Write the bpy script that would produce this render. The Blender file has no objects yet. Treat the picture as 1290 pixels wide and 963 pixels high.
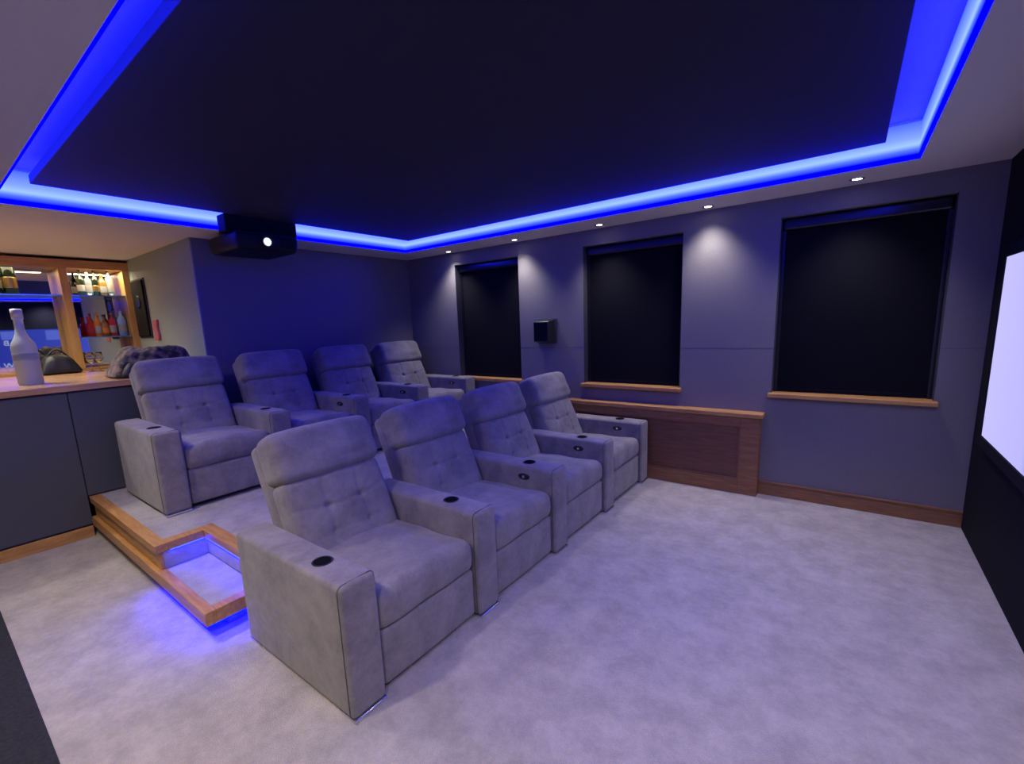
import bpy, math, random
from mathutils import Vector, Matrix, noise
random.seed(4)
col = bpy.context.scene.collection
sc = bpy.context.scene
try:
    sc.view_settings.view_transform = 'Standard'; sc.view_settings.look = 'None'
except Exception: pass
R = math.radians
# ------------------------------------------------------------------ camera
H = 1.6
psi, th, ro, F_, CX, CY = R(37.226), R(9.788), R(-2.322), 571.15, 635.907, 504.312
Fv = Vector((-math.sin(psi)*math.cos(th), math.cos(psi)*math.cos(th), -math.sin(th)))
Rv = Vector((math.cos(psi), math.sin(psi), 0)); Dv = Fv.cross(Rv)
Rr = Rv*math.cos(ro) - Dv*math.sin(ro); Dr = Rv*math.sin(ro) + Dv*math.cos(ro)
cd = bpy.data.cameras.new('camera'); cam = bpy.data.objects.new('camera', cd); col.objects.link(cam)
m = Matrix((Rr, -Dr, -Fv)).transposed().to_4x4(); m.translation = (0, 0, H); cam.matrix_world = m
cd.sensor_fit = 'HORIZONTAL'; cd.sensor_width = 36; cd.lens = F_/1290*36
cd.shift_x = (645-CX)/1290; cd.shift_y = (CY-481.5)/1290; cd.clip_start = .02
sc.camera = cam
def at(u, v, ax, val):            # the point of the room plane (axis ax at val) seen at a photo pixel
    d = Fv + Rr*((u-CX)/F_) + Dr*((v-CY)/F_)
    o = Vector((0, 0, H)); return o + d*((val-o[ax])/d[ax])
# ------------------------------------------------------------------ room measures
W = 4.413; XS = .749; XB = -4.94; ZS = 2.488; ZU = 2.72; YR = 1.79; XF_ = -6.85; XK = -7.15; YN = -1.3; XW = -7.2
YP_ = YR-.012   # face of the pale lining on the short wall
XLi, XRi, YLi, YNi = -4.453, .278, 3.956, .503
# ------------------------------------------------------------------ materials
def mat(name, base=(.5,.5,.5), rough=.6, metal=0, var=None, scale=20, bump=0, bscale=60, stretch=None, sheen=0,
        trans=0, emit=None, estr=0, detail=6, ior=1.45, spec=.5, ramp=(.35,.65), nrough=.65, bdetail=4, dist=0):
    m = bpy.data.materials.new(name); m.use_nodes = True; nt = m.node_tree; b = nt.nodes['Principled BSDF']
    b.inputs['Base Color'].default_value = (*base, 1); b.inputs['Roughness'].default_value = rough
    b.inputs['Metallic'].default_value = metal; b.inputs['Specular IOR Level'].default_value = spec
    if sheen: b.inputs['Sheen Weight'].default_value = sheen; b.inputs['Sheen Roughness'].default_value = .6
    if trans: b.inputs['Transmission Weight'].default_value = trans; b.inputs['IOR'].default_value = ior
    if emit: b.inputs['Emission Color'].default_value = (*emit, 1); b.inputs['Emission Strength'].default_value = estr
    tc = nt.nodes.new('ShaderNodeTexCoord'); mp = nt.nodes.new('ShaderNodeMapping')
    nt.links.new(tc.outputs['Object'], mp.inputs['Vector'])
    if stretch: mp.inputs['Scale'].default_value = stretch
    if var:
        n = nt.nodes.new('ShaderNodeTexNoise'); n.inputs['Scale'].default_value = scale; n.inputs['Detail'].default_value = detail
        n.inputs['Roughness'].default_value = nrough; n.inputs['Distortion'].default_value = dist
        nt.links.new(mp.outputs[0], n.inputs['Vector'])
        r = nt.nodes.new('ShaderNodeValToRGB'); r.color_ramp.elements[0].position = ramp[0]; r.color_ramp.elements[1].position = ramp[1]
        r.color_ramp.elements[0].color = (*var, 1); r.color_ramp.elements[1].color = (*base, 1)
        nt.links.new(n.outputs['Fac'], r.inputs[0]); nt.links.new(r.outputs[0], b.inputs['Base Color'])
    if bump:
        n2 = nt.nodes.new('ShaderNodeTexNoise'); n2.inputs['Scale'].default_value = bscale; n2.inputs['Detail'].default_value = bdetail
        nt.links.new(mp.outputs[0], n2.inputs['Vector'])
        bp = nt.nodes.new('ShaderNodeBump'); bp.inputs['Strength'].default_value = bump; bp.inputs['Distance'].default_value = .01
        nt.links.new(n2.outputs['Fac'], bp.inputs['Height']); nt.links.new(bp.outputs[0], b.inputs['Normal'])
    return m
def emis(name, c, s):
    m = bpy.data.materials.new(name); m.use_nodes = True; nt = m.node_tree; nt.nodes.clear()
    e = nt.nodes.new('ShaderNodeEmission'); o = nt.nodes.new('ShaderNodeOutputMaterial')
    e.inputs[0].default_value = (*c, 1); e.inputs[1].default_value = s; nt.links.new(e.outputs[0], o.inputs[0]); return m
def ramp_emis(name, axis, lo, hi, stops, strength=1):
    m = bpy.data.materials.new(name); m.use_nodes = True; nt = m.node_tree; nt.nodes.clear()
    e = nt.nodes.new('ShaderNodeEmission'); o = nt.nodes.new('ShaderNodeOutputMaterial')
    g = nt.nodes.new('ShaderNodeNewGeometry'); s = nt.nodes.new('ShaderNodeSeparateXYZ'); mr = nt.nodes.new('ShaderNodeMapRange')
    nt.links.new(g.outputs['Position'], s.inputs[0]); nt.links.new(s.outputs[axis], mr.inputs['Value'])
    mr.inputs['From Min'].default_value = lo; mr.inputs['From Max'].default_value = hi
    r = nt.nodes.new('ShaderNodeValToRGB'); nt.links.new(mr.outputs[0], r.inputs[0])
    els = r.color_ramp.elements
    while len(els) < len(stops): els.new(.5)
    for el, (p, c) in zip(els, stops): el.position = p; el.color = (*c, 1)
    e.inputs[1].default_value = strength
    nt.links.new(r.outputs[0], e.inputs[0]); nt.links.new(e.outputs[0], o.inputs[0]); return m
M = {}
M['carpet'] = mat('carpet', (.56,.515,.445), .95, var=(.385,.352,.31), scale=5.0, bump=.8, bscale=210, detail=15, ramp=(.40,.63), nrough=.8)
M['step_carpet'] = mat('platform carpet', (.50,.47,.43), .95, var=(.36,.34,.31), scale=6, bump=.8, bscale=210, detail=12)
M['suede'] = mat('grey suede', (.27,.243,.222), .85, var=(.145,.132,.122), scale=4.5, bump=.35, bscale=20, sheen=.2, detail=14, ramp=(.37,.63), nrough=.78, dist=.3)
M['piping'] = mat('suede seam', (.085,.08,.08), .9)
M['wall'] = mat('fabric wall', (.185,.172,.175), .85, var=(.16,.149,.152), scale=90, bump=.25, bscale=350)
M['lining_wall'] = mat('pale wall lining', (.31,.37,.35), .85, var=(.27,.325,.305), scale=60, bump=.15, bscale=300)
M['reveal'] = mat('dark reveal', (.035,.035,.05), .8)
M['seam'] = mat('wall seam', (.11,.10,.11), .9)
M['blind'] = mat('black blind', (.004,.004,.008), .9, bump=.1, bscale=300, spec=.12)
M['cassette'] = mat('satin black', (.008,.008,.014), .28)
M['black'] = mat('black fabric', (.005,.005,.008), .9, spec=.2)
M['blackp'] = mat('black plastic', (.01,.01,.012), .42)
M['cupblack'] = mat('matt black cup holder', (.006,.006,.007), .9, spec=.05)
M['projblack'] = mat('projector casing', (.006,.006,.007), .55, spec=.3)
M['lensg'] = mat('lens glass', (.75,.77,.82), .12, emit=(.85,.9,1), estr=1.2)
M['soffit'] = mat('painted soffit', (.72,.68,.68), .8, bump=.05, bscale=90)
M['cove'] = mat('led tinted ceiling', (.22,.22,.6), .8)  # white upper ceiling; the blue led light is tinted into its colour
M['panel'] = mat('ceiling fabric', (.022,.020,.028), .75, bump=.1, bscale=300, spec=.35)
M['oak'] = mat('oak', (.56,.295,.09), .42, var=(.38,.18,.052), scale=5, stretch=(1,9,9), bump=.08, bscale=30)
M['oaky'] = mat('oak grain along y', (.56,.295,.09), .42, var=(.38,.18,.052), scale=5, stretch=(9,1,9), bump=.08, bscale=30)
M['oakdark'] = mat('stained oak', (.31,.14,.055), .45, var=(.20,.085,.034), scale=6, stretch=(1,8,10), bump=.08, bscale=30, ramp=(.35,.65))
M['oakinset'] = mat('dark stained oak panel', (.20,.088,.038), .45, var=(.125,.052,.024), scale=6, stretch=(1,8,10), bump=.08, bscale=30, ramp=(.35,.65))
M['oakz'] = mat('oak grain upright', (.64,.37,.10), .42, var=(.50,.28,.07), scale=5, stretch=(9,9,1))
M['worktop'] = mat('oak worktop', (.55,.32,.18), .22, var=(.42,.23,.12), scale=5, stretch=(9,1,9))
M['door'] = mat('cabinet paint', (.07,.075,.09), .55, bump=.05)
M['chrome'] = mat('chrome', (.75,.75,.78), .18, 1)
M['mirror'] = mat('mirror', (.75,.77,.8), .02, 1)
M['glass'] = mat('clear glass', (.62,.68,.70), .08, trans=.65)
M['clearglass'] = mat('wine glass', (.9,.94,.95), .03, trans=1)
M['shelfglass'] = mat('shelf glass', (.25,.55,.95), .05, trans=.5)
M['darkglass'] = mat('dark bottle glass', (.01,.02,.012), .08)
M['gold'] = mat('gold foil', (.6,.42,.15), .35, 1)
M['red'] = mat('red drink', (.50,.03,.04), .1, emit=(.5,.02,.03), estr=.05)
M['orange'] = mat('orange drink', (.65,.2,.03), .1, emit=(.7,.2,.02), estr=.05)
M['amber'] = mat('amber drink', (.35,.15,.035), .1)
M['bluegl'] = mat('pale blue bottle', (.35,.6,.8), .1)
M['white'] = mat('white paper', (.36,.36,.34), .6)
M['capwhite'] = mat('pale cap', (.62,.64,.68), .4)
M['frost'] = mat('frosted glass', (.66,.73,.80), .35, trans=.5, ior=1.2)
M['band'] = mat('printed band', (.30,.38,.50), .4)
M['garment'] = mat('brown patterned cloth', (.20,.13,.085), .95, var=(.022,.018,.017), scale=13, bump=.2, bscale=60, ramp=(.46,.57), sheen=.2, detail=5)
M['lining'] = mat('dark lining', (.03,.026,.024), .6, var=(.012,.011,.011), scale=22, bump=.2, ramp=(.4,.6))
M['bag'] = mat('black bag fabric', (.012,.012,.013), .45, bump=.15, bscale=40)
M['pink'] = mat('pink cloth', (.55,.16,.17), .8, bump=.3)
M['mat'] = mat('dark mat', (.012,.012,.014), .95, var=(.03,.03,.034), scale=60, bump=.8, bscale=220)
M['lamp'] = emis('lamp glow', (1,.9,.78), 14)
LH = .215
M['ledwash'] = ramp_emis('cove led wash', 2, ZS, ZS+LH, [(0,(0,0,.4)), (.13,(0,0,.8)), (.27,(.0048,.0096,.88)), (.40,(.0180,.0290,.98)), (.58,(.0115,.0190,.92)), (1,(.0035,.0072,.7))], 21)  # whole recess face glows: the led wash and its fade are painted in
M['ledstep'] = emis('step led', (0,.0004,1.0), 70)
M['lednose'] = emis('nosing led', (.002,.006,1.0), 75)
M['screen'] = ramp_emis('projected picture and glare', 1, 1.0, 4.06, [(0,(.02,.03,.30)), (.60,(.05,.07,.48)), (.72,(.45,.43,.88)), (1,(.52,.48,.92))], 1.15)  # lavender end paints the pale grazing view over the blue picture
M['icon'] = emis('screen icons', (.10,.14,.6), 1.1)
M['scrtext'] = emis('screen lettering', (.5,.55,.8), 1.0)
# ------------------------------------------------------------------ mesh builder
class MB:
    def __init__(s): s.v = []; s.f = []
    def box(s, x0, x1, y0, y1, z0, z1):
        b = len(s.v); s.v += [(x,y,z) for z in (z0,z1) for y in (y0,y1) for x in (x0,x1)]
        s.f += [tuple(b+i for i in q) for q in ((0,2,3,1),(4,5,7,6),(0,1,5,4),(2,6,7,3),(0,4,6,2),(1,3,7,5))]; return s
    def rbox(s, x0, x1, y0, y1, z0, z1, r=.02, n=(4,4,4), fn=None):
        def ax(a, b, k): 
            L = [a, a+.4*r, a+.73*r]
            L += [a+r+(b-a-2*r)*i/k for i in range(k+1)]
            return L + [b-.73*r, b-.4*r, b]
        A = [ax(x0,x1,n[0]), ax(y0,y1,n[1]), ax(z0,z1,n[2])]; N = [len(a)-1 for a in A]; ids = {}
        lo = (x0+r,y0+r,z0+r); hi = (x1-r,y1-r,z1-r)
        def g(i,j,k):
            if (i,j,k) in ids: return ids[i,j,k]
            p = (A[0][i],A[1][j],A[2][k]); q = [min(max(p[t],lo[t]),hi[t]) for t in range(3)]
            d = Vector([p[t]-q[t] for t in range(3)])
            if d.length > 1e-9: d = d.normalized()*r
            w = [q[t]+d[t] for t in range(3)]
            if fn: w = fn(*w)
            ids[i,j,k] = len(s.v); s.v.append(tuple(w)); return ids[i,j,k]
        for i in range(N[0]):
            for j in range(N[1]):
                s.f.append((g(i,j,0),g(i,j+1,0),g(i+1,j+1,0),g(i+1,j,0))); k=N[2]
                s.f.append((g(i,j,k),g(i+1,j,k),g(i+1,j+1,k),g(i,j+1,k)))
        for i in range(N[0]):
            for k in range(N[2]):
                s.f.append((g(i,0,k),g(i+1,0,k),g(i+1,0,k+1),g(i,0,k+1))); j=N[1]
                s.f.append((g(i,j,k),g(i,j,k+1),g(i+1,j,k+1),g(i+1,j,k)))
        for j in range(N[1]):
            for k in range(N[2]):
                s.f.append((g(0,j,k),g(0,j,k+1),g(0,j+1,k+1),g(0,j+1,k))); i=N[0]
                s.f.append((g(i,j,k),g(i,j+1,k),g(i,j+1,k+1),g(i,j,k+1)))
        return s
    def lathe(s, prof, c=(0,0,0), n=24, axis=2, sc=(1,1)):
        b = len(s.v)
        for r, h in prof:
            for i in range(n):
                a = 2*math.pi*i/n; p, q = r*math.cos(a)*sc[0], r*math.sin(a)*sc[1]
                v = (p,q,h) if axis == 2 else ((p,h,q) if axis == 1 else (h,p,q))
                s.v.append((c[0]+v[0],c[1]+v[1],c[2]+v[2]))
        for j in range(len(prof)-1):
            for i in range(n):
                k = (i+1)%n; s.f.append((b+j*n+i,b+j*n+k,b+(j+1)*n+k,b+(j+1)*n+i))
        s.f.append(tuple(b+i for i in reversed(range(n)))); s.f.append(tuple(b+(len(prof)-1)*n+i for i in range(n))); return s
    def tube(s, pts, r, n=6, closed=False):
        P = [Vector(p) for p in pts]; b = len(s.v); L = len(P)
        for i, p in enumerate(P):
            t = (P[(i+1)%L]-P[i-1]) if closed else (P[min(i+1,L-1)]-P[max(i-1,0)])
            t.normalize(); u = t.orthogonal().normalized() if abs(t.z) > .99 else t.cross(Vector((0,0,1))).normalized(); w = t.cross(u)
            for k in range(n):
                a = 2*math.pi*k/n; q = p+u*r*math.cos(a)+w*r*math.sin(a); s.v.append(tuple(q))
        for i in range(L if closed else L-1):
            for k in range(n):
                j = (i+1)%L; s.f.append((b+i*n+k,b+i*n+(k+1)%n,b+j*n+(k+1)%n,b+j*n+k))
        return s
    def build(s, name, m, parent=None, smooth=False, bevel=0, rot=None, loc=None):
        me = bpy.data.meshes.new(name); me.from_pydata(s.v, [], s.f); me.update()
        o = bpy.data.objects.new(name, me); col.objects.link(o); me.materials.append(M[m] if isinstance(m,str) else m)
        if parent: o.parent = parent
        if smooth:
            for p in me.polygons: p.use_smooth = True
        if bevel:
            bv = o.modifiers.new('bevel','BEVEL'); bv.width = bevel; bv.segments = 2; bv.limit_method = 'ANGLE'
        if loc: o.location = loc
        if rot: o.rotation_euler = rot
        return o
def tag(o, label=None, cat=None, group=None, kind=None):
    if label: o['label'] = label
    if cat: o['category'] = cat
    if group: o['group'] = group
    if kind: o['kind'] = kind
    return o
def empty(name, loc=(0,0,0), rz=0):
    o = bpy.data.objects.new(name, None); col.objects.link(o); o.location = loc; o.rotation_euler.z = rz; o.empty_display_size=.1; return o
def copy_tree(o, parent=None):
    c = o.copy(); col.objects.link(c)
    if parent: c.parent = parent
    for ch in [x for x in bpy.data.objects if x.parent == o]: copy_tree(ch, c)
    return c
def S(o): o['kind'] = 'structure'; return o
# ------------------------------------------------------------------ room shell
S(MB().box(XW-.15,XS+.15,YN-.1,W+.35,-.1,0).build('floor','carpet'))
wins = [(-4.068,-3.083),(-2.261,-1.255),(-.495,.525)]; WT, WS = 2.334, .912; DP = .17
w = MB(); xe = XW-.1
for a, b in wins:
    w.box(xe,a,W,W+DP,0,ZU+.1); w.box(a,b,W,W+DP,0,WS); w.box(a,b,W,W+DP,WT,ZU+.1); xe = b
w.box(xe,XS+.15,W,W+DP,0,ZU+.1); S(w.build('wall_far','wall'))
S(MB().box(XW-.1,XS+.15,W+DP,W+DP+.1,0,ZU+.1).build('wall_far_outer','reveal'))
S(MB().box(XW-.1,XB,YR,W,0,ZU+.1).build('wall_back','wall'))
S(MB().box(XF_+.001,XB-.001,YP_,YR-.0005,0,ZS-.001).build('wall_bar_side','lining_wall'))
S(MB().box(XW-.1,XW,YN,YR,0,ZU+.1).build('wall_left','wall'))
S(MB().box(XS,XS+.1,YN,W,0,ZU+.1).build('wall_right','black'))
S(MB().box(XW-.1,XS+.1,YN-.1,YN,0,ZU+.1).build('wall_near','wall'))
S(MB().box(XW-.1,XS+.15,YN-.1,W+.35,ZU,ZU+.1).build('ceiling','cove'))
sf = MB().box(XW,XLi,YN,YR,ZS,ZU).box(XB,XLi,YR,W,ZS,ZU).box(XRi,XS,YN,W,ZS,ZU).box(XLi,XRi,YLi,W,ZS,ZU).box(XLi,XRi,YN,YNi,ZS,ZU)
S(sf.build('ceiling_soffit','soffit'))
cp = MB().rbox(-4.20,.099,.668,3.788,2.577,2.63,.004,(2,2,1)).build('ceiling_panel','panel'); S(cp)
# fabric seams and baseboards
zsm = at(920,439,1,W)[2]
sm = MB()
for a, b in ((XB,wins[0][0]),(wins[0][1],wins[1][0]),(wins[1][1],wins[2][0]),(wins[2][1],XS)): sm.box(a,b,W-.001,W,zsm,zsm+.003)
S(sm.build('trim_1','seam'))
def skirting(name, x0, x1, y0, y1, axis, h=.125):
    b = MB()
    if axis == 0: b.box(x0,x1,y1-.016,y1,0,h-.03).box(x0,x1,y1-.011,y1,h-.03,h-.012).box(x0,x1,y1-.02,y1,h-.014,h)
    else: b.box(x0,x0+.016,y0,y1,0,h-.03).box(x0,x0+.011,y0,y1,h-.03,h-.012).box(x0,x0+.02,y0,y1,h-.014,h)
    return S(b.build(name,'oakdark' if axis==0 else 'oaky',bevel=.003))
skirting('baseboard_far', -.55, XS, 0, W, 0)
# ------------------------------------------------------------------ windows
for i, (a, b) in enumerate(wins):
    r = S(empty('window_%d'%(i+1), ((a+b)/2, W, WS)))
    cx = (a+b)/2; hw = (b-a)/2; hh = WT-WS
    for s in (-1,1): MB().box(s*(hw-.002)-.0015,s*(hw-.002)+.0015,.002,.11,.003,hh-.001).build('reveal_lining','reveal',r)
    MB().box(-hw,-hw+.035,.11,.15,0,hh).box(hw-.035,hw,.11,.15,0,hh).box(-hw,hw,.11,.15,0,.03).box(-hw,hw,.11,.15,hh-.03,hh).build('window_frame','reveal',r,bevel=.004)
    MB().box(-hw+.035,hw-.035,.135,.14,.0,hh).build('window_glass','blackp',r)
    bl = MB().box(-hw+.03,hw-.03,.098,.101,.02,hh-.05).build('roller_blind','blind',r)
    MB().rbox(-hw+.03,hw-.03,.092,.106,.01,.035,.005,(2,1,1)).build('blind_bottom_bar','blind',bl)
    MB().rbox(-hw+.006,hw-.006,.055,.13,hh-.095,hh-.005,.02,(2,1,1)).build('blind_cassette','cassette',r,smooth=True)
    for s in (-1,1): MB().box(s*(hw-.018)-.013,s*(hw-.018)+.013,.085,.109,0,hh-.09).build('blind_side_channel','cassette',r,bevel=.002)
    MB().rbox(-hw-.02,hw+.02,-.055,.11,-.034,.002,.006,(2,2,1)).build('window_sill','oak',r)
# ------------------------------------------------------------------ radiator cover
rc = empty('radiator_cover', (-1.55, W-.06, 0)); tag(rc,'low stained oak radiator cover with recessed front panel under the middle window','radiator cover')
x0, x1, yf, yb, zt = -.87, 1.0, -.05, .06, .74
MB().rbox(x0-.005,x1+.022,yf-.025,yb,zt-.038,zt,.006,(2,1,1)).build('top_board','oak',rc)
MB().box(x0,x0+.12,yf,yf+.03,0,zt-.038).box(x0+.12,x1-.15,yf,yf+.03,zt-.12,zt-.038).box(x0+.12,x1-.15,yf,yf+.03,0,.13).box(x1-.15,x1,yf,yf+.03,0,zt-.038).build('frame','oakdark',rc,bevel=.003)
MB().box(x0,x0+.02,yf+.03,yb,0,zt-.038).build('side_panel','oakdark',rc)
MB().box(x1-.02,x1,yf+.03,yb,0,zt-.038).build('side_panel','oakdark',rc)
MB().box(x0+.12,x1-.15,yf+.024,yf+.03,.13,zt-.12).build('inset_panel','oakinset',rc)
a, b, c, d = x0+.12, x1-.15, .13, zt-.12
MB().box(a,a+.012,yf+.008,yf+.024,c,d).box(b-.012,b,yf+.008,yf+.024,c,d).box(a+.012,b-.012,yf+.008,yf+.024,c,c+.012).box(a+.012,b-.012,yf+.008,yf+.024,d-.012,d).build('moulding','oakdark',rc,bevel=.003)
# ------------------------------------------------------------------ platform and step
HP = .331; XP = -2.47; YP = .765; XN = -3.31; YQ = 1.03; YS_ = .735
pf = empty('seating_platform', (-3.7,2.6,0)); tag(pf,'raised carpeted platform with oak edging carrying the back row of recliners','platform')
def rel(e, b): b.v = [(v[0]-e.location.x, v[1]-e.location.y, v[2]-e.location.z) for v in b.v]; return b
rel(pf, MB().box(XB+.001,XN-.02,YP+.02,W-.001,.166,HP-.004).box(XB+.001,XN-.08,YP+.08,W-.001,.001,.166).box(XN-.02,XP-.02,YQ+.02,W-.001,.001,HP-.004)).build('platform_carpet','step_carpet',pf)
rel(pf, MB().box(-4.859,XN,YP,YP+.02,.166,HP-.02).box(XP-.02,XP,YQ,W-.02,.001,HP-.02)).build('riser_board','oak',pf,bevel=.003)
rel(pf, MB().box(XN-.0199,XN,YP+.0205,YQ+.0195,.166,HP-.02).box(XN+.0005,XP-.0205,YQ,YQ+.0195,.166,HP-.02)).build('step_riser','step_carpet',pf)
rel(pf, MB().box(-4.859,XN+.015,YP-.02,YP+.05,HP-.050,HP+.003).box(XN-.065,XN+.015,YP+.05,YQ-.015,HP-.050,HP+.003).box(XN-.065,XP+.015,YQ-.015,YQ+.065,HP-.050,HP+.003).box(XP-.065,XP+.015,YQ+.065,W-.02,HP-.050,HP+.003)).build('nosing','oak',pf,bevel=.004)
st = empty('step', (-2.95,.9,0)); tag(st,'low oak framed carpeted step with blue light beneath it, running beside the platform','step')
rel(st, MB().box(XN+.001,-2.66,YQ-.16,YQ-.015,.001,.150).box(XN+.001,-2.63,.79,YQ-.002,.130,.163)).build('tread_carpet','step_carpet',st)
rel(st, MB().box(-4.859,-2.57,YS_,.79,.088,.165).box(-2.635,-2.57,.79,YQ-.002,.088,.165)).build('oak_frame','oak',st,bevel=.004)
led1 = MB().box(-3.35,-2.62,.755,.78,.066,.082).box(-2.62,-2.595,.77,YQ-.02,.066,.082).build('step_led_strip','ledstep'); tag(led1,'blue light strip hidden under the oak edge of the low step','light strip')
led2 = MB().box(XN+.016,XP-.1,YQ-.014,YQ-.001,.2790,.2806).box(XN+.001,XN+.014,YP+.06,YQ-.02,.2790,.2806).build('nosing_led_strip','lednose'); tag(led2,'blue light strip under the platform nosing shining on the step tread','light strip')
# ------------------------------------------------------------------ recliners
L = R(22)
def lean(x, y, z):
    return (-.14 + x*math.cos(L) - z*math.sin(L), y, .40 + x*math.sin(L) + z*math.cos(L))
def seg(y, z, a, b):
    ay, az = a; by, bz = b; dy, dz = by-ay, bz-az; t = max(0,min(1,((y-ay)*dy+(z-az)*dz)/(dy*dy+dz*dz+1e-9)))
    return math.hypot(y-ay-t*dy, z-az-t*dz), t
TA, TB, TC, TD = (-.10,.27), (.10,.27), (-.11,.13), (.11,.13)
creases = [(TA,TB),(TC,TD),(TA,TC),(TB,TD),(TA,(-.29,.30)),(TB,(.29,.30)),(TA,(-.105,.44)),(TB,(.105,.44)),
 (TC,(-.28,.10)),(TD,(.28,.10)),(TC,(-.13,.02)),(TD,(.13,.02)),(TA,(-.20,.36)),(TB,(.21,.35)),(TA,(-.02,.19)),(TB,(.02,.20))]
wts = [.006,.003,.005,.005,.006,.006,.006,.006,.003,.003,.004,.004,.004,.004,.004,.004]
def f_low(x, y, z):
    if x > -.06:
        d = .032*(1-(y/.306)**4)+.006*math.sin(math.pi*z/.46)-.010
        wy, wz = y+.018*noise.noise(Vector((y*8,z*8,7))), z+.020*noise.noise(Vector((y*8,z*8,4)))
        for i, (a, b) in enumerate(creases):
            q, t = seg(wy,wz,a,b); d -= wts[i]*math.exp(-(q/.015)**2)*(1 if i < 4 else 1-.5*t)
        d += .009*noise.noise(Vector((y*7,z*7,2.5)))
        x += d
    return lean(x,y,z)
def f_head(x, y, z):
    if x > -.05:
        x += .026*math.sin(math.pi*(z-.42)/.31)*(1-.4*(y/.3)**4) + .010*noise.noise(Vector((y*5,z*12,1)))
        x += .014*math.exp(-((z-.47)/.03)**2)*(1-(y/.315)**2)
    if z > .6: z += .010*(1-(y/.3)**4) + .006*noise.noise(Vector((y*5,x*5,3)))
    if z < .5: z -= .014*(1-(y/.3)**2)
    return lean(x,y,z)
def f_shell(x, y, z): return lean(x,y,z)
def f_seat(x, y, z):
    if z > .38:
        z += .024*(1-(y/.31)**2) + .02*(x-.1) + .013*noise.noise(Vector((x*6,y*6,3)))
        z -= .009*math.exp(-(abs(abs(y)-.18-.1*(.4-x)))**2/.0004)*(.6 if x < .3 else .2)
    if x > .40: x += .014*math.sin(math.pi*min(1,max(0,(z-.29)/.17))) + .006*noise.noise(Vector((y*8,z*8,9)))
    return (x,y,z)
def armrest(root, y0, control):
    y1 = y0+.176
    def f_arm(x,y,z):
        s = .006*math.sin(math.pi*min(1,max(0,z/.6)))*math.cos(x*2.6)
        return (x, y+(s if y > (y0+y1)/2 else -s)*.25, z+.005*(1-((y-(y0+y1)/2)/.088)**2)*(z>.55)+.004*noise.noise(Vector((x*7,y*7,z)))*(z>.3))
    a = MB().rbox(-.455,.46,y0+.002,y1-.002,.014,.602,.021,(14,4,8),f_arm).build('armrest','suede',root,smooth=True)
    b = MB()
    pts = []
    for (yy,zz,a0) in ((y1-.026,.577,0),(y0+.026,.577,90),(y0+.026,.040,180),(y1-.026,.040,270)):
        for k in range(5):
            t = R(a0+k*22.5); pts.append((.440, yy+.0255*math.cos(t), zz+.029*math.sin(t)))
    b.tube(pts,.0022,6,True)
    b.build('piping','piping',a,smooth=True)
    c = ((y0+y1)/2)
    cuph = MB().lathe([(.036,.6065),(.042,.6065),(.045,.6100),(.042,.6115),(.039,.6105),(.037,.6095)],(.205,c,0),28).build('cup_holder','blackp',a,smooth=True)
    MB().lathe([(.0365,.604),(.0365,.6098)],(.205,c,0),28).build('cup_well','cupblack',cuph)
    if control:
        p = MB().lathe([(.046,0),(.046,-.008),(.041,-.010)],(.215,y0+.003,.53),28,1,(1,.46)).build('control_plate','blackp',a,smooth=False)
        MB().lathe([(.011,-.009),(.011,-.013),(.008,-.014)],(.215,y0+.003,.53),16,1).build('button','chrome',p)
    for xx in (.405,-.40):
        MB().rbox(xx-.06,xx+.06,c-.082,c+.082,.0,.016,.005,(1,1,1)).build('foot','chrome',root,smooth=True)
    return a
def recliner(both):
    r = empty('recliner')
    MB().box(-.40,.38,-.305,.305,.05,.30).build('base_frame','piping',r)
    MB().rbox(.37,.435,-.308,.308,.03,.292,.02,(1,6,4),lambda x,y,z:(x+.004*math.cos(y*5),y,z)).build('footrest_panel','suede',r,smooth=True)
    MB().rbox(-.20,.435,-.311,.311,.285,.455,.045,(20,26,3),f_seat).build('seat_cushion','suede',r,smooth=True)
    MB().rbox(-.215,-.10,-.314,.314,-.12,.70,.040,(2,8,10),f_shell).build('back_shell','suede',r,smooth=True)
    MB().rbox(-.13,.012,-.307,.307,-.01,.46,.042,(2,62,52),f_low).build('back_cushion','suede',r,smooth=True)
    MB().rbox(-.15,.036,-.313,.313,.450,.724,.052,(3,32,20),f_head).build('headrest','suede',r,smooth=True)
    armrest(r,.3155,not both)
    if both: armrest(r,-.4915,False)
    return r
A = recliner(True); B = recliner(False)
X1, Y1, X2, Y2, PT = -1.501, .870, -3.760, .944, .807
where = ['front row grey suede recliner nearest the camera, with two armrests','second grey suede recliner from the camera in the front row','third grey suede recliner from the camera in the front row','front row grey suede recliner farthest away, beside the radiator cover']
where2 = ['back row grey suede recliner beside the bar, with two armrests','second grey suede recliner from the bar in the back row','third grey suede recliner from the bar in the back row','back row grey suede recliner nearest the smallest window']
for row, (xx, yy, zz) in enumerate(((X1,Y1,0),(X2,Y2,HP))):
    for k in range(4):
        src = A if k == 0 else B
        used = (row == 0 and k < 2)
        o = src if used else copy_tree(src)
        o.location = (xx-.46, yy+.176+.3155+k*PT, zz)
        if row == 0: tag(o,where[k],'recliner','recliners in the front row')
        else: tag(o,where2[k],'recliner','recliners in the back row')
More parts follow.
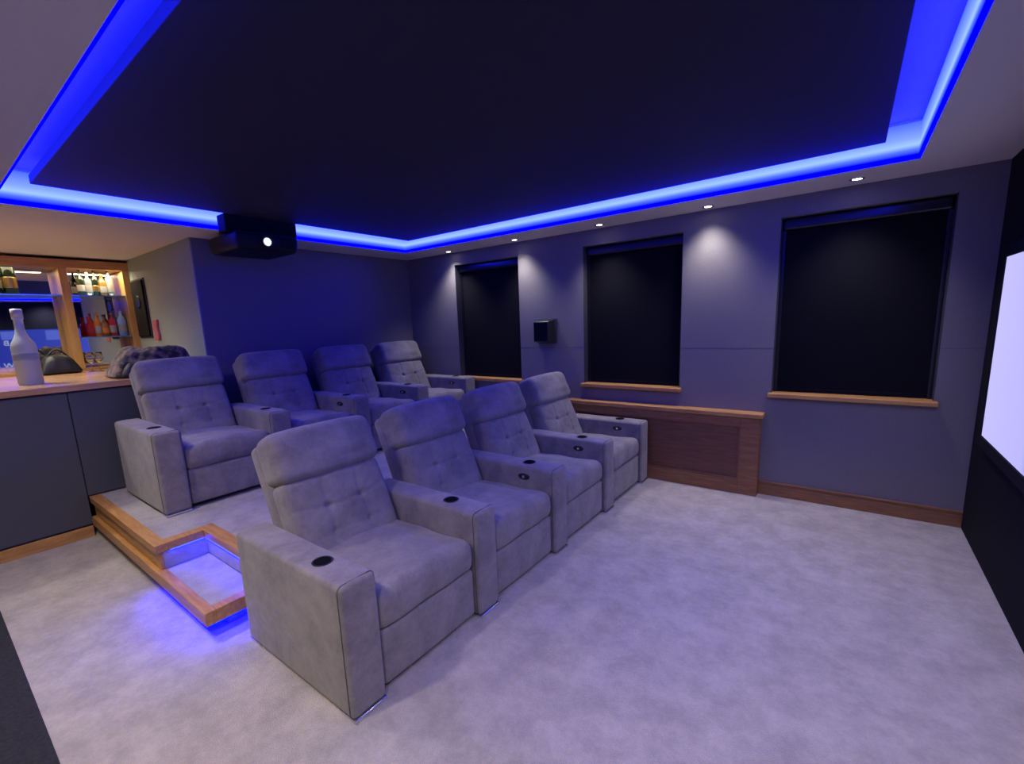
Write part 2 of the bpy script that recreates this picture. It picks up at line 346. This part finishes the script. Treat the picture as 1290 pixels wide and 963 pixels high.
# ------------------------------------------------------------------ cove led wash strips
def led(name, b, label): tag(b.build(name,'ledwash'), label, 'light strip', 'blue light strips round the ceiling recess')
led('cove_led_wash', MB().box(XLi,XRi,YLi-.012,YLi-.001,ZS+.001,ZS+LH), 'long blue light strip and its painted wash in the ceiling recess above the window wall')
led('cove_led_wash', MB().box(XRi-.012,XRi-.001,YNi+.013,YLi-.013,ZS+.001,ZS+LH), 'blue light strip and its painted wash in the ceiling recess on the screen side')
led('cove_led_wash', MB().box(XLi+.001,XLi+.012,YNi+.013,YLi-.013,ZS+.001,ZS+LH), 'blue light strip and its painted wash in the ceiling recess behind the projector')
led('cove_led_wash', MB().box(XLi,XRi,YNi+.001,YNi+.012,ZS+.001,ZS+LH), 'blue light strip and its painted wash in the ceiling recess on the side nearest the camera')
# ------------------------------------------------------------------ downlights
def spot(name, loc, energy, size=110, colr=(1,.86,.74), blend=1, rad=.08, target=None):
    l = bpy.data.lights.new(name,'SPOT'); l.energy = energy; l.spot_size = R(size); l.spot_blend = blend; l.color = colr; l.shadow_soft_size = rad
    o = bpy.data.objects.new(name,l); col.objects.link(o); o.location = loc
    if target: o.rotation_euler = (Vector(target)-Vector(loc)).to_track_quat('-Z','Y').to_euler()
    return o
def downlight(x, y, label, energy, size=110, z=ZS, colr=(1,.86,.74)):
    r = empty('ceiling_downlight',(x,y,z))
    MB().lathe([(.030,-.001),(.044,-.001),(.045,-.005),(.040,-.008),(.031,-.006),(.030,-.003)],n=28).build('rim','chrome',r,smooth=True)
    MB().lathe([(.0295,-.0035),(.0295,-.001)],n=24).build('bulb','lamp',r)
    tag(r,label,'ceiling light','recessed ceiling spotlights')
    spot('downlight_lamp',(x,y,z-.03),energy,size,colr)
for (u, v), lb in zip(((1080,225),(892,260),(755,283),(648,302),(565,317)),
    ('recessed ceiling spotlight nearest the screen, above the nearest window','recessed ceiling spotlight above the wall between the nearest and middle windows',
     'recessed ceiling spotlight above the middle window','recessed ceiling spotlight above the wall speaker','recessed ceiling spotlight nearest the far back corner')):
    p = at(u,v,2,ZS); downlight(p.x,p.y,lb,46,104,colr=(1,.93,.90))
for x, y, lb in ((-3.4,.1,'recessed ceiling spotlight over the end of the bar counter'),(-1.9,-.2,'recessed ceiling spotlight over the near floor by the step'),(-.4,-.3,'recessed ceiling spotlight directly above the camera position')):
    downlight(x,y,lb,108,150)
for x, y, lb in ((.5,.9,'added unseen fill spotlight by the near end of the screen'),(.5,2.2,'added unseen fill spotlight in front of the middle of the screen')):
    downlight(x,y,lb,85,150,colr=(.84,.77,1))  # unseen screen-side spots, added as fill for the carpet
downlight(-5.5,.45,'added unseen spotlight over the bar worktop',75,150,colr=(1,.95,.90))  # unseen spot added to throw warm light on soffit and short wall
downlight(-6.3,.45,'added unseen spotlight in front of the display cabinet',55,150,colr=(1,.88,.70))  # another unseen bar spot, added out of view
# ------------------------------------------------------------------ projection screen
ys, zb, zt = 4.02, .774, 1.86; yn = 1.0; ym = (ys+yn)/2
ps = empty('projection_screen',(XS-.001,ym,zb)); tag(ps,'large lit projection screen on the black wall at the right','projection screen')
hw = (ys-yn)/2; hh = zt-zb
MB().box(-.03,-.012,-hw,hw,0,hh).build('screen_surface','screen',ps)
MB().box(-.04,0,-hw-.07,-hw,-.07,hh+.07).box(-.04,0,hw,hw+.07,-.07,hh+.07).box(-.04,0,-hw,hw,-.07,0).box(-.04,0,-hw,hw,hh,hh+.07).build('screen_frame','black',ps,bevel=.004)
def text(body, size, loc, parent, name, m, rot):
    cu = bpy.data.curves.new(name,'FONT'); cu.body = body; cu.size = size; cu.extrude = .001; cu.align_x='CENTER'; cu.align_y='CENTER'
    t = bpy.data.objects.new(name,cu); col.objects.link(t); bpy.context.view_layer.update()
    me = bpy.data.meshes.new_from_object(t.evaluated_get(bpy.context.evaluated_depsgraph_get()))
    bpy.data.objects.remove(t); me.materials.clear(); me.materials.append(M[m]); o = bpy.data.objects.new(name,me); col.objects.link(o)
    o.parent = parent; o.location = loc; o.rotation_euler = rot; return o
XM = 2*(XK+.008)-.72
def sm_(u,v): q = at(u,v,0,XM); return q.y-ym, q.z-zb
for (u,v,r_) in ((66,403,.11),(8,405,.09)):
    yy, zz = sm_(u,v); zz = min(zz, hh-r_-.03); yy = max(yy,-hw+r_*1.6)
    MB().rbox(-.037,-.0305,yy-r_*1.5,yy+r_*1.5,zz-r_,zz+r_,.003,(1,1,1)).build('screen_tile','icon',ps)
yy, zz = sm_(8,433); text('B',.16,(-.038,max(yy,-hw+.1),zz),ps,'screen_letter','scrtext',(R(90),0,R(-90)))
yy, zz = sm_(16,461); text('NOW A',.16,(-.038,max(yy,-hw+.3),max(zz,.1)),ps,'screen_word','scrtext',(R(90),0,R(-90)))
# ------------------------------------------------------------------ projector
pj = empty('projector',(-4.45,2.13,2.25)); tag(pj,'black ceiling projector with a round glass lens above the back row','projector')
def f_pj(x,y,z): 
    k = 1-.05*max(0,(.14-z)/.1)*1; return (x*k, y*k, z)
MB().rbox(-.28,.28,-.28,.28,.055,.205,.035,(3,3,2),f_pj).build('body','projblack',pj,smooth=True)
MB().lathe([(.052,.27),(.052,.300),(.046,.303),(.040,.289)],(0,-.02,.130),28,0).build('lens_ring','blackp',pj,smooth=True)
MB().lathe([(.037,.280),(.034,.290),(.024,.298),(.008,.301)],(0,-.02,.130),28,0).build('lens','lensg',pj,smooth=True)
vt = MB()
for i in range(5): vt.box(.272,.283,.10,.24,.095+i*.016,.101+i*.016)
vt.build('air_vent','black',pj)
MB().box(.05,.20,-.315,.315,.2,.345).build('mount_shroud','black',pj,bevel=.01)
MB().box(-.2,.04,-.12,.12,.2,.2375).build('mount_plate','black',pj)
# ------------------------------------------------------------------ wall speakers
p = at(690,418,1,W)
sp = empty('wall_speaker',(p.x,W,p.z)); tag(sp,'small black surround speaker on the window wall between the farthest and middle windows','speaker')
MB().box(-.125,.125,-.012,0,-.13,.14).build('back_plate','reveal',sp,bevel=.004)
MB().box(-.03,.03,-.045,-.012,-.06,.06).build('bracket','black',sp)
def f_sp(x,y,z):
    t = (-.03-y)/.13; k = 1-.16*t; return (x*k+.01*t, y, (z-.005)*k+.005)
bx_ = MB().rbox(-.115,.115,-.16,-.03,-.125,.135,.012,(2,2,2),f_sp).build('speaker_box','blackp',sp,smooth=True)
MB().rbox(-.078,.098,-.168,-.159,-.095,.105,.003,(2,1,2)).build('grille','black',bx_)
a_ = at(174,385,1,YR); b_ = at(188,385,1,YR); z0 = at(184,424,1,YR).z; z1 = at(184,352,1,YR).z
a_.x = max(a_.x, XF_+.10)
hx = abs(b_.x-a_.x)/2; hz = (z1-z0)/2
sp2 = empty('wall_speaker',((a_.x+b_.x)/2,YP_-.001,(z0+z1)/2)); tag(sp2,'dark speaker in a recess on the short wall beside the bar cabinet','speaker')
MB().box(-hx-.02,-hx,-.012,0,-hz-.02,hz+.02).box(hx,hx+.02,-.012,0,-hz-.02,hz+.02).box(-hx,hx,-.012,0,hz,hz+.02).box(-hx,hx,-.012,0,-hz-.02,-hz).build('surround','reveal',sp2,bevel=.003)
MB().rbox(-hx,hx,-.03,-.001,-hz,hz,.01,(1,1,2)).build('speaker_box','black',sp2)
MB().lathe([(.07,-.031),(.07,-.036),(.05,-.032),(.02,-.034)],(0,0,.08),24,1).build('driver','blackp',sp2,smooth=True)
p = at(201,414,1,YR); pk = MB()
pk.rbox(p.x-.045,p.x+.045,YP_-.035,YP_-.001,p.z-.13,p.z+.10,.015,(4,2,8),lambda x,y,z:(x*1+(.012*math.sin(z*40)),min(y+.008*math.sin(x*90),YP_-.001),z))
tag(pk.build('hanging_towel','pink',smooth=True),'small pinkish red cloth hanging on the short wall below the speaker','towel')
# ------------------------------------------------------------------ bar
XCf = -4.862; BT = 1.25
edges = [-.50,.12,.74,1.30,YR-.014]
for k in range(4):
    y0, y1 = edges[k], edges[k+1]
    zb_ = 0 if k < 2 else HP+.004
    c = empty('bar_cabinet',(-5.1,(y0+y1)/2,zb_)); h2 = (y1-y0)/2
    MB().box(-.24,.215,-h2+.001,h2-.001,0,BT-.056-zb_).build('body','door',c)
    MB().box(.216,.236,-h2+.003,h2-.003,.10 if k<2 else .004,BT-.06-zb_).build('door','door',c,bevel=.002)
    tag(c,['dark grey bar cabinet door farthest towards the camera','dark grey bar cabinet between the dark mat and the platform','dark grey bar cabinet just behind the nearest back row recliner','dark grey bar cabinet at the wall end of the counter'][k],'cabinet','cabinets under the bar worktop')
S(MB().box(XCf,XCf+.018,-.5,YS_-.002,0,.09).build('baseboard_left','oaky',bevel=.003))
wk = MB().rbox(XF_+.02,-4.838,-.9,YR-.014,BT-.052,BT,.006,(2,3,1)).build('bar_worktop','worktop'); tag(wk,'polished oak bar worktop under the bottles','worktop')
# display cabinet
bc = empty('display_cabinet',(XK,.7,BT)); tag(bc,'oak framed back bar cabinet with mirror and glass shelves of bottles','display cabinet')
yp = at(90,395,0,XF_).y; ye = YR-.003; zt_ = ZS-.03; yl = -.5
def rl(b): return rel(bc,b)
rl(MB().box(XK,XF_,ye-.07,ye,BT-.05,zt_)).build('stile','oakz',bc,bevel=.003)
rl(MB().box(XK,XF_,yp-.04,yp+.03,BT-.05,zt_)).build('stile','oakz',bc,bevel=.003)
rl(MB().box(XK,XF_,yl,yl+.05,BT-.05,zt_)).build('stile','oakz',bc,bevel=.003)
rl(MB().box(XK,XF_+.01,yl,ye,zt_-.09,zt_)).build('rail','oaky',bc,bevel=.003)
rl(MB().box(XK,XF_+.01,yl+.05,ye-.07,BT-.05,BT+.03)).build('rail','oaky',bc,bevel=.003)
rl(MB().box(XK-.02,XK,yl,ye,BT+.001,zt_)).build('back_board','oakz',bc)
rl(MB().box(XK+.001,XK+.008,yl+.05,yp-.03,BT+.03,zt_-.09)).build('mirror','mirror',bc)
rl(MB().box(XK+.001,XK+.008,yp+.03,ye-.07,BT+.03,zt_-.09)).build('mirror','mirror',bc)
XSH = XK+.15
zA = at(118,373,0,XSH).z; zB = at(132,424,0,XSH).z
for zz, a, b in ((zA,yl+.05,yp-.03),(zA,yp+.03,ye-.07),(zB,yp+.03,ye-.07)):
    rl(MB().box(XK+.01,XF_-.02,a,b,zz-.012,zz)).build('glass_shelf','shelfglass',bc)
for a, b in ((yl+.1,yp-.1),(yp+.08,ye-.1)):
    l = bpy.data.lights.new('cabinet_lamp','AREA'); l.shape='RECTANGLE'; l.size=.1; l.size_y=b-a; l.energy=4.5; l.color=(1,.80,.52)
    o = bpy.data.objects.new('cabinet_lamp',l); col.objects.link(o); o.location=(XF_-.06,(a+b)/2,zt_-.10)
# bottles
def bottle(loc, h, r, glass, cap, label, lb, grp, neck=.3, shoulder=.58, paper='white'):
    e = empty('bottle',loc)
    prof = [(r*.85,0),(r,.01*h),(r,shoulder*h),(r*.8,(shoulder+.07)*h),(r*neck,(shoulder+.18)*h),(r*neck,.94*h),(r*neck*1.25,.945*h),(r*neck*1.25,.965*h)]
    MB().lathe(prof,n=24).build('glass_body',glass,e,smooth=True)
    MB().lathe([(r*neck*1.3,.93*h),(r*neck*1.3,h),(r*neck*.9,h)],n=20).build('cap',cap,e)
    if paper: MB().lathe([(r*1.01,.15*h),(r*1.015,.16*h),(r*1.015,(shoulder-.18)*h),(r*1.01,(shoulder-.17)*h)],n=24).build('paper_label',paper,e,smooth=True)
    tag(e,lb,'bottle',grp); return e
def yx(u, v=400): return at(u,v,0,XSH).y
g1 = 'bottles on the top glass shelf'; g2 = 'bottles on the lower glass shelf'
for u, h, r, gl, cp_, pp, nk, sh, lb in ((102,.31,.036,'darkglass','gold','white',.3,.55,'dark bottle with gold cap leftmost on the top glass shelf'),
    (111,.26,.036,'glass','chrome','white',.36,.62,'clear bottle with white label second on the top glass shelf'),
    (120,.33,.034,'darkglass','black','gold',.3,.52,'black bottle with gold label in the middle of the top shelf'),
    (129,.25,.038,'amber','gold','white',.4,.60,'amber bottle with white label on the top glass shelf'),
    (138,.29,.035,'glass','blackp','white',.3,.66,'clear bottle with black cap rightmost on the top shelf')):
    bottle((XSH,yx(u,360),zA),h,r,gl,cp_,None,lb,g1,neck=nk,shoulder=sh,paper=pp)
for u, h, r, gl, cp_, pp, nk, sh, lb in ((113,.23,.039,'red','red',None,.42,.55,'bright red bottle leftmost on the lower glass shelf'),
    (123,.28,.034,'orange','gold','white',.32,.6,'orange bottle with white label on the lower glass shelf'),
    (132,.25,.036,'amber','blackp','orange',.3,.56,'amber bottle with orange label on the lower glass shelf'),
    (142,.27,.034,'red','gold','white',.3,.64,'red bottle with white label on the lower glass shelf'),
    (154,.31,.043,'bluegl','chrome','white',.34,.6,'pale blue bottle with silver cap rightmost on the lower shelf')):
    bottle((XSH,yx(u,410),zB),h,r,gl,cp_,None,lb,g2,neck=nk,shoulder=sh,paper=pp)
bottle((XSH+.03,yx(10,350),zA),.42,.055,'darkglass','gold',None,'tall dark champagne bottle on the shelf in front of the mirror',None,paper='gold')
bottle((XSH+.03,yx(-10,350),zA),.40,.05,'darkglass','gold',None,'champagne bottle with white label at the left edge of the mirror shelf',None,paper='white')
p = at(37,470,0,-5.3)
vb = empty('large_bottle',(-5.3,p.y,BT)); tag(vb,'very large frosted clear spirit bottle standing on the bar worktop','bottle')
MB().lathe([(.066,0),(.076,.012),(.076,.30),(.070,.335),(.048,.375),(.034,.415),(.029,.445),(.028,.52),(.034,.525),(.034,.55)],n=36).build('glass_body','frost',vb,smooth=True)
MB().lathe([(.035,.54),(.035,.60),(.030,.605)],n=28).build('cap','capwhite',vb,smooth=True)
MB().lathe([(.0765,.20),(.077,.205),(.077,.25),(.0765,.255)],n=36).build('label_band','band',vb,smooth=True)
text('VODKA',.038,(.079*math.cos(R(-8)),.079*math.sin(R(-8)),.228),vb,'label_lettering','white',(R(90),0,R(82)))
for k, (u, xx) in enumerate(((116,-6.5),(127,-6.45))):
    g = MB().lathe([(.032,0),(.032,.003),(.004,.008),(.004,.085),(.02,.10),(.036,.13),(.035,.175),(.030,.205),(.029,.205),(.033,.17),(.034,.135),(.01,.105)],n=24).build('wine_glass','clearglass',smooth=True)
    g.location = (xx,at(u,465,0,xx).y,BT); tag(g,['stemmed wine glass on the worktop, the left one of the pair','stemmed wine glass on the worktop, the right one of the pair'][k],'glass','wine glasses on the worktop')
# loosely crumpled coat
def heap(x0,x1,y0,y1,z0,z1,amp,seed,pw=2.0,fold=.008):
    cx,cy=(x0+x1)/2,(y0+y1)/2
    def f(x,y,z):
        t=(z-z0)/(z1-z0); k=1-.30*t**2; px=cx+(x-cx)*k; py=cy+(y-cy)*k
        n=noise.noise(Vector((px*5+seed,py*6,z*5)))
        a=py*.8+px*.6; b=px*.8-py*.6
        r1=1-2*abs(noise.noise(Vector((a*9+seed,b*3,z*4)))); r2=1-2*abs(noise.noise(Vector((a*4,b*11+seed,z*6))))
        fd=r1*.7+r2*.6
        e=abs((py-cy)/((y1-y0)/2)); ex=abs((px-cx)/((x1-x0)/2)); zz=z0+(z-z0)*(1-.5*e**pw-.15*ex**2)+(amp*n+fold*2*fd)*t
        return (px+(.5*amp*n+fold*fd)*min(1,t*3)*(1 if px>cx else -1),py+amp*.4*n*t,max(z0,zz))
    return MB().rbox(x0,x1,y0,y1,z0,z1,.045,(24,60,16),f)
jk = empty('jacket',(-5.12,1.4,BT+.001)); tag(jk,'loosely crumpled brown patterned jacket on the end of the bar worktop','jacket')
heap(-.22,.16,-.33,.31,0,.23,.07,3,fold=.012).build('outer_cloth','garment',jk,smooth=True)
heap(.03,.20,-.29,.02,0,.13,.03,8,fold=.006).build('lining','lining',jk,smooth=True)
p = at(74,462,0,-6.55)
bg = empty('bag',(-6.55,p.y,BT+.001)); tag(bg,'soft dark bag on the worktop in front of the mirror','bag')
heap(-.12,.12,-.17,.17,0,.20,.015,5,fold=.003).build('body','bag',bg,smooth=True)
MB().tube([(.02,-.09+.18*i/10,.16+.09*math.sin(math.pi*i/10)) for i in range(11)],.009,8).build('handle','bag',bg,smooth=True)
# dark mat
fm = MB().rbox(-4.84,-1.2,-1.1,.12,.001,.014,.005,(4,2,1)).build('floor_mat','mat'); tag(fm,'dark mottled floor mat along the near left edge of the carpet','mat')
# world
wd = bpy.data.worlds.new('world'); sc.world = wd; wd.use_nodes = True
wd.node_tree.nodes['Background'].inputs[0].default_value = (.2,.2,.4,1); wd.node_tree.nodes['Background'].inputs[1].default_value = .05
